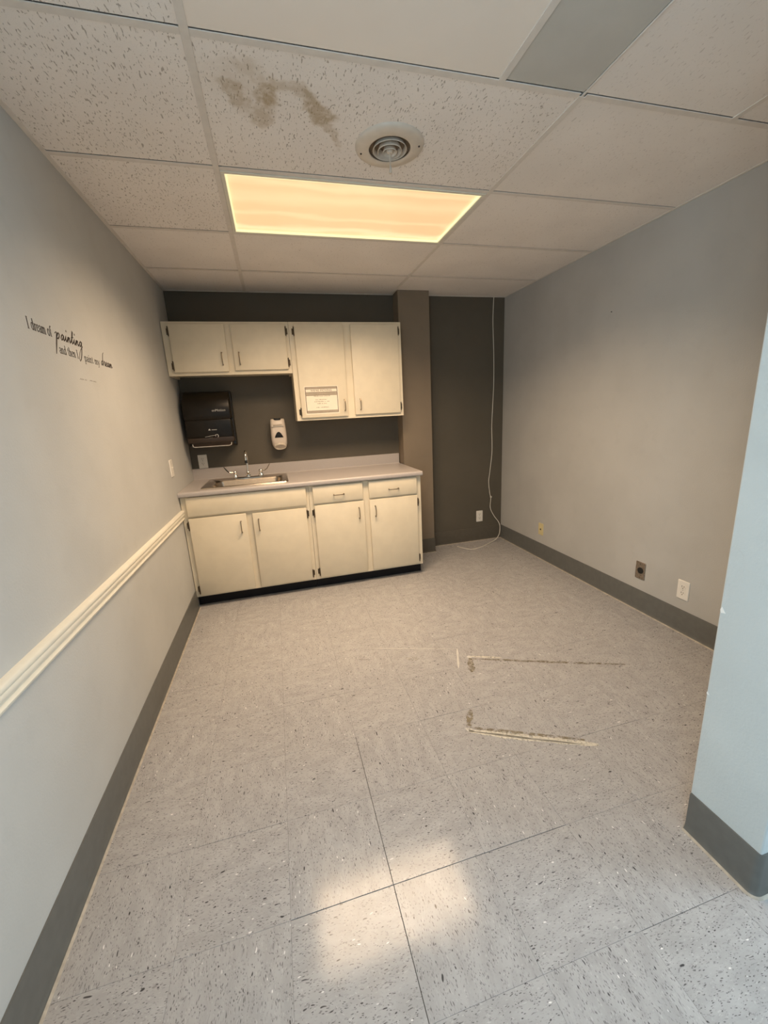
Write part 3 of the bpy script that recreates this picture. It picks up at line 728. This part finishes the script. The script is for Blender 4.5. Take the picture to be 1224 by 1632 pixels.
def text_obj(body, name, size, loc, rot, mat, parent, align='CENTER', extrude=.0002, sx=1.0):
    cu = bpy.data.curves.new(name, 'FONT'); cu.body = body; cu.size = size; cu.align_x = align; cu.align_y = 'CENTER'; cu.extrude = extrude; cu.resolution_u = 3
    o = bpy.data.objects.new(name, cu); C.objects.link(o)
    dg = bpy.context.evaluated_depsgraph_get(); me = bpy.data.meshes.new_from_object(o.evaluated_get(dg))
    bpy.data.objects.remove(o); bpy.data.curves.remove(cu)
    me.transform(Matrix.Translation(loc) @ rot @ Matrix.Diagonal((sx, 1, 1, 1)))
    me.materials.clear(); me.materials.append(M[mat])
    return link(name, me, parent)
FRONT = Matrix.Rotation(PI/2, 4, 'X')
cxn = (x0+x1)/2
text_obj("WE'RE MOVING", 'heading', .021, (cxn, ND-.0006, z1-.027), FRONT, 'ink', nt, sx=1.15)
b = MB()
for zz, spans in ((1.521, (-.062, -.022, -.018, .012, .018, .066)), (1.494, (-.052, -.03, -.024, .038)), (1.479, (-.062, -.036, -.03, .014, .022, .030, .038, .062)), (1.463, (-.040, -.012, -.004, .006, .012, .036)), (1.433, (-.05, -.022, -.014, .05))):
    for q in range(0, len(spans), 2):
        u = cxn+spans[q]
        while u < cxn+spans[q+1]-.001:
            ww = random.uniform(.003, .006); hh = random.choice((.004, .004, .006))
            ribbon(b, [(u, zz+hh/2), (min(u+ww, cxn+spans[q+1]), zz+hh/2)], hh, fn, .0002); u += ww+.0018
b.build('small_print', 'inklite', nt)['kind'] = 'stuff'

# ------------------------------------------------------------------ towel dispenser
td = thing('paper_towel_dispenser', (.21, YB, 1.18), 'black smoked plastic paper towel dispenser on the dark wall', 'towel dispenser')
TX0, TX1 = .030, .392
def prof_x(pts, x0, x1, bev=0.0):
    b = MB(); b.prism(pts, 0, x0, x1)
    if bev:
        es = [e for e in b.bm.edges if all(abs(v.co.x-x0) < 1e-6 for v in e.verts) or all(abs(v.co.x-x1) < 1e-6 for v in e.verts)]
        bmesh.ops.bevel(b.bm, geom=es, offset=bev, segments=3, affect='EDGES', profile=.5)
    return b
yb = YB-.0005
prof_x([(yb, 1.165), (yb, 1.60), (yb-.05, 1.605), (yb-.10, 1.595), (yb-.10, 1.18)], TX0, TX1, .006).build('housing', 'blackpl', td, 40)
up_ = [(yb-.095, 1.60), (yb-.135, 1.592), (yb-.175, 1.565), (yb-.205, 1.525), (yb-.22, 1.47), (yb-.222, 1.42), (yb-.218, 1.392), (yb-.212, 1.384), (yb-.095, 1.384)]
cv = prof_x(up_, TX0+.006, TX1-.006, .014).build('upper_cover', 'smoke', td, 50)
lo_ = [(yb-.095, 1.382), (yb-.213, 1.382), (yb-.216, 1.372), (yb-.216, 1.26), (yb-.210, 1.238), (yb-.095, 1.225)]
lv = prof_x(lo_, TX0+.010, TX1-.010, .010).build('lower_cover', 'smoke', td, 50)
prof_x([(yb-.10, 1.236), (yb-.228, 1.246), (yb-.232, 1.222), (yb-.226, 1.208), (yb-.10, 1.205)], TX0+.014, TX1-.006, .004).build('front_band', 'brownpl', td, 50)
prof_x([(yb-.10, 1.205), (yb-.215, 1.206), (yb-.205, 1.178), (yb-.10, 1.172)], TX0+.035, TX1-.022, .003).build('paper_chute', 'brownpl', td, 50)
b = MB().tube([(TX0+.042, yb-.214, 1.200), (TX0+.046, yb-.222, 1.182), (TX0+.06, yb-.224, 1.177), (TX1-.045, yb-.224, 1.177), (TX1-.032, yb-.222, 1.182), (TX1-.028, yb-.214, 1.200)], .0032, 8)
b.build('tear_bar', 'grayprint', td, 50)
text_obj('enMotion', 'lettering', .026, (.300, yb-.2226, 1.452), FRONT, 'grayprint', cv, extrude=.0008)
b = MB(); ft = lambda u, v, d: Vector((u, yb-.2164-d, v))
b.bm.faces.new([b.bm.verts.new(ft(u, v, .0006)) for u, v in ((.203, 1.302), (.221, 1.302), (.217, 1.309), (.212, 1.315), (.207, 1.309))])
for q in range(8): ribbon(b, [(.228+q*.005, 1.305), (.2315+q*.005, 1.305)], .005, ft)
b.build('emblem', 'grayprint', lv)
b = MB()
ribbon(b, [(.172, 1.252), (.215, 1.258), (.248, 1.262), (.252, 1.268)], .0025, ft); ribbon(b, [(.190, 1.244), (.225, 1.245), (.246, 1.240), (.252, 1.232)], .003, ft)
ribbon(b, arc(.262, 1.256, .011, .013, 200, -60, 8), .003, ft); ribbon(b, [(.262, 1.268), (.270, 1.262), (.270, 1.25), (.264, 1.244)], .004, ft)
b.build('hand_symbol', 'grayprint', lv)

# ------------------------------------------------------------------ soap dispenser
sd = thing('soap_dispenser', (.737, YB, 1.10), 'white plastic push soap dispenser on the wall above the sink', 'soap dispenser')
SCX = .737
def oval(cx, w_, dep, z, tilt=0.0):
    """D-shaped section: flat back on the wall, rounded front"""
    pts = [(cx+w_/2, yb, z), (cx+w_/2, yb-dep*.62, z)]
    for i in range(1, 10):
        a = PI*i/10; pts.append((cx+w_/2*math.copysign(abs(math.cos(a))**.55, math.cos(a)), yb-dep*(.62+.38*math.sin(a)**.75), z+tilt))
    pts += [(cx-w_/2, yb-dep*.62, z), (cx-w_/2, yb, z)]
    return pts
secs = ((1.112, .060, .060), (1.118, .088, .084), (1.130, .110, .098), (1.150, .124, .108), (1.19, .131, .113), (1.24, .131, .112), (1.29, .127, .106), (1.33, .122, .098), (1.352, .117, .090), (1.362, .108, .080))
MB().loft([oval(SCX, w_, d_, z) for z, w_, d_ in secs]).build('body', 'offpl', sd, 45)
b = MB()
b.loft([[(SCX+u*s, yb-d_, 1.3635+dz-abs(0)) for u, d_ in ((-.034, .070), (-.028, .086), (-.012, .094), (.012, .094), (.028, .086), (.034, .070))] for s, dz in ((1, -.012), (1, .002), (.9, .004))])
b.build('lock_cap', 'blackpl', sd, 40)
b = MB()
f_s = lambda u, v, d: Vector((SCX+u, yb-.1125-d, v))
tri = [(-.036, 1.207), (-.030, 1.222), (-.018, 1.243), (-.006, 1.254), (.006, 1.254), (.018, 1.243), (.030, 1.222), (.036, 1.207)]
b.loft([[f_s(u, v, -.004) for u, v in tri], [f_s(u, v, .0022) for u, v in tri], [f_s(u*.9, 1.225+(v-1.225)*.9, .003) for u, v in tri]]).build('sight_window', 'smoke', sd, 30)
MB().box(SCX-.050, SCX+.048, yb-.1145, yb-.098, 1.300, 1.304, .001, 1).build('raised_line', 'whitepl', sd)
b = MB()
for q in range(9): ribbon(b, [(-.036+q*.0078, 1.3115), (-.030+q*.0078, 1.3115)], random.choice((.006, .007, .009)), lambda u, v, d: Vector((SCX+u, yb-.1062-d, v)))
b.build('lettering', 'inklite', sd)
b = MB(); c0 = Vector((SCX+.002, yb-.090, 1.138)); nrm_ = Vector((0, -.80, -.60)).normalized(); uu = Vector((1, 0, 0)); vv = nrm_.cross(uu)
b.loft([[c0+nrm_*h_+uu*(.052*s*math.cos(a))+vv*(.032*s*math.sin(a)) for a in [2*PI*q/28 for q in range(28)]] for s, h_ in ((1, -.02), (1, .014), (.93, .020), (.82, .021), (.78, .016), (.4, .0165), (.01, .017))], cap=False)
b.build('push_button', 'clearpl', sd, 45)

# ------------------------------------------------------------------ wall plates
def plate_thing(name, loc, axis_n, label, cat, w_=.072, h_=.116, mat='whitepl', group=None):
    """returns (root, fn) where fn maps (u, v, d) local plate coordinates to world; axis_n outward normal"""
    n = Vector(axis_n); upv = Vector((0, 0, 1)); uu = upv.cross(n) * 1.0
    t = thing(name, loc, label, cat, group)
    f = lambda u, v, d: Vector(loc)+uu*u+upv*v+n*d
    def rr(w2, h2, d, r):
        return [f(p[0], p[1], d) for p in rrect(-w2/2, w2/2, -h2/2, h2/2, r, 0, 3)]
    MB().loft([rr(w_, h_, .0003, .004), rr(w_, h_, .003, .004), rr(w_-.005, h_-.005, .0058, .004)]).build('plate', mat, t, 40)
    return t, f
def disc(f, u, v, r, d0, d1, sx=1.0, flat=0.0, n=20):
    b = MB(); L = []
    for d in (d0, d1):
        L.append([f(u+sx*r*math.cos(2*PI*k/n), v+max(-r*(1-flat), min(r*(1-flat), r*math.sin(2*PI*k/n))), d) for k in range(n)])
    return b.loft(L)
def rbox(f, u0, u1, v0, v1, d0, d1):
    return MB().loft([[f(u0, v0, d), f(u1, v0, d), f(u1, v1, d), f(u0, v1, d)] for d in (d0, d1)])
def outlet(loc, n, label):
    t, f = plate_thing('wall_outlet', loc, n, label, 'outlet', group='white duplex outlets')
    for s in (-1, 1):
        v0 = s*.0195
        r = disc(f, 0, v0, .017, .004, .0072, 1.0, .18).build('receptacle', 'whitepl', t, 30)
        rbox(f, -.0078, -.0052, v0-.001, v0+.009, .0070, .0076).build('slot', 'slot', r)
        rbox(f, .0052, .0078, v0+.000, v0+.008, .0070, .0076).build('slot', 'slot', r)
        disc(f, 0, v0-.008, .0028, .0070, .0076, n=10).build('ground_hole', 'slot', r)
    disc(f, 0, 0, .003, .005, .0068, n=10).build('screw', 'grayprint', t)
    return t
outlet((.092, YB, 1.043), (0, -1, 0), 'white outlet just above the backsplash in the left corner')
outlet((2.677, YB, .262), (0, -1, 0), 'white outlet on the dark wall beside the hanging cable')
outlet((XR, 1.736, .266), (-1, 0, 0), 'white outlet low on the right wall near the partition')
t, f = plate_thing('round_outlet', (XR, 2.033, .276), (-1, 0, 0), 'worn metal plate with round black socket on the right wall', 'outlet', mat='brownsteel')
disc(f, .004, .002, .021, .004, .0085).build('socket', 'dark', t, 30)
for s in (-1, 1): disc(f, 0, s*.046, .003, .005, .0068, n=10).build('screw', 'slot', t)
t, f = plate_thing('phone_jack', (XR, 3.085, .274), (-1, 0, 0), 'small ivory phone jack plate far along the right wall', 'wall plate', .066, .108, 'ivory')
rbox(f, -.007, .007, -.008, .006, .004, .0068).build('socket', 'dark', t)
for s in (-1, 1): disc(f, 0, s*.040, .003, .005, .0068, n=10).build('screw', 'ivory', t)
t, f = plate_thing('light_switch', (0, 3.085, 1.075), (1, 0, 0), 'white switch plate on the left wall beside the counter', 'switch plate')
rbox(f, -.0055, .0055, -.012, .012, .005, .0066).build('switch_frame', 'whitepl', t)
MB().loft([[f(-.004, -.002, .006), f(.004, -.002, .006), f(.004, .009, .006), f(-.004, .009, .006)], [f(-.0035, .006, .016), f(.0035, .006, .016), f(.0035, .011, .015), f(-.0035, .011, .015)]]).build('toggle', 'whitepl', t)
for s in (-1, 1): disc(f, 0, s*.030, .003, .005, .0068, n=10).build('screw', 'grayprint', t)

# ------------------------------------------------------------------ hanging cable
def smooth_path(pts, n=8):
    P = [Vector(p) for p in pts]; out = []
    for i in range(len(P)-1):
        p0, p1, p2, p3 = P[max(i-1, 0)], P[i], P[i+1], P[min(i+2, len(P)-1)]
        for k in range(n):
            t_ = k/n
            out.append(.5*((2*p1)+(-p0+p2)*t_+(2*p0-5*p1+4*p2-p3)*t_*t_+(-p0+3*p1-3*p2+p3)*t_**3))
    out.append(P[-1]); return out
yc = YB-.006
cb = thing('cable', (2.8, yc, 0), 'thin white cable hanging from the ceiling corner to the floor', 'cable')
MB().tube(smooth_path([(2.812, yc, H-.001), (2.806, yc, 2.15), (2.818, yc, 1.88), (2.822, yc, 1.6), (2.814, yc, 1.38), (2.806, yc, 1.18), (2.812, yc, .93), (2.790, yc, .72), (2.778, yc, .62), (2.790, yc-.002, .50), (2.803, yc-.002, .44),
    (2.798, yc-.004, .34), (2.838, yc-.012, .25), (2.880, yc-.03, .185), (2.888, yc-.05, .13), (2.86, 3.685, .06), (2.80, 3.66, .016), (2.68, 3.60, .005), (2.56, 3.54, .004), (2.45, 3.53, .004), (2.37, 3.655, .004)]), .0037, 8).build('cord', 'cable', cb, 60)
MB().lathe([(.0095, 0), (.0095, -.010), (.006, -.013), (.0005, -.013)], (2.806, YB, .455), 12, axis=1).build('cable_clip', 'cable', cb, 40)

# ------------------------------------------------------------------ old tape residue on the floor
def strip(mb, pts, wd, jit=.25):
    pts = [Vector((p[0], p[1])) for p in pts]; P = []
    for i in range(len(pts)-1):
        for k in range(12): P.append(pts[i].lerp(pts[i+1], k/12))
    P.append(pts[-1]); n = len(P)
    wl = [wd*(1+random.uniform(-jit, jit))*min(1, .35+3*min(i, n-1-i)/n) for i in range(n)]
    ribbon(mb, P, wl, lambda u, v, d: Vector((u, v, .0003+d)), .0004)
def residue(loc, label, parts):
    t = thing('floor_residue', loc, label, 'floor stain', 'old tape marks on the floor')
    for nm, mat, runs in parts:
        b = MB()
        for pts, wd in runs: strip(b, pts, wd)
        b.build(nm, mat, t)
residue((1.6, 1.88, 0), 'brown and white tape residue line on the floor farther from the viewer',
        [('brown_edge', 'res_b', [([(1.625, 1.895), (2.05, 1.71), (2.40, 1.565)], .016)]), ('brown_smear', 'res_b', [([(1.632, 1.90), (1.585, 1.78)], .034)]),
         ('pale_film', 'res_w', [([(1.635, 1.915), (1.80, 1.842)], .012)]), ('pale_corner', 'res_l', [([(1.622, 1.915), (1.645, 1.903)], .022)])])
residue((1.4, 1.42, 0), 'pale L-shaped tape residue on the floor nearer the viewer',
        [('brown_edge', 'res_b', [([(1.40, 1.432), (1.82, 1.220)], .020)]), ('brown_smear', 'res_b', [([(1.385, 1.42), (1.452, 1.53)], .030)]),
         ('pale_film', 'res_w', [([(1.386, 1.416), (1.62, 1.297), (1.855, 1.182)], .034)]), ('pale_line', 'res_l', [([(1.386, 1.416), (1.62, 1.292), (1.80, 1.203)], .010)]), ('pale_corner', 'res_l', [([(1.384, 1.414), (1.40, 1.428)], .034)])])
t = thing('floor_scuff', (1.5, 2.0, 0), 'thin white right-angled scuff line left of the brown residue', 'floor stain')
b = MB(); strip(b, [(1.10, 2.19), (1.605, 2.003)], .0035, .3); strip(b, [(1.603, 2.005), (1.533, 1.835)], .011, .2); b.build('scuff_line', 'res_l', t)
for pts, wd in (([(1.29, 2.02), (1.36, 1.985)], .035), ([(1.02, 2.10), (1.10, 2.07)], .006)):
    b = MB(); strip(b, pts, wd, .4); b.build('wax_smear', 'res_f', t)
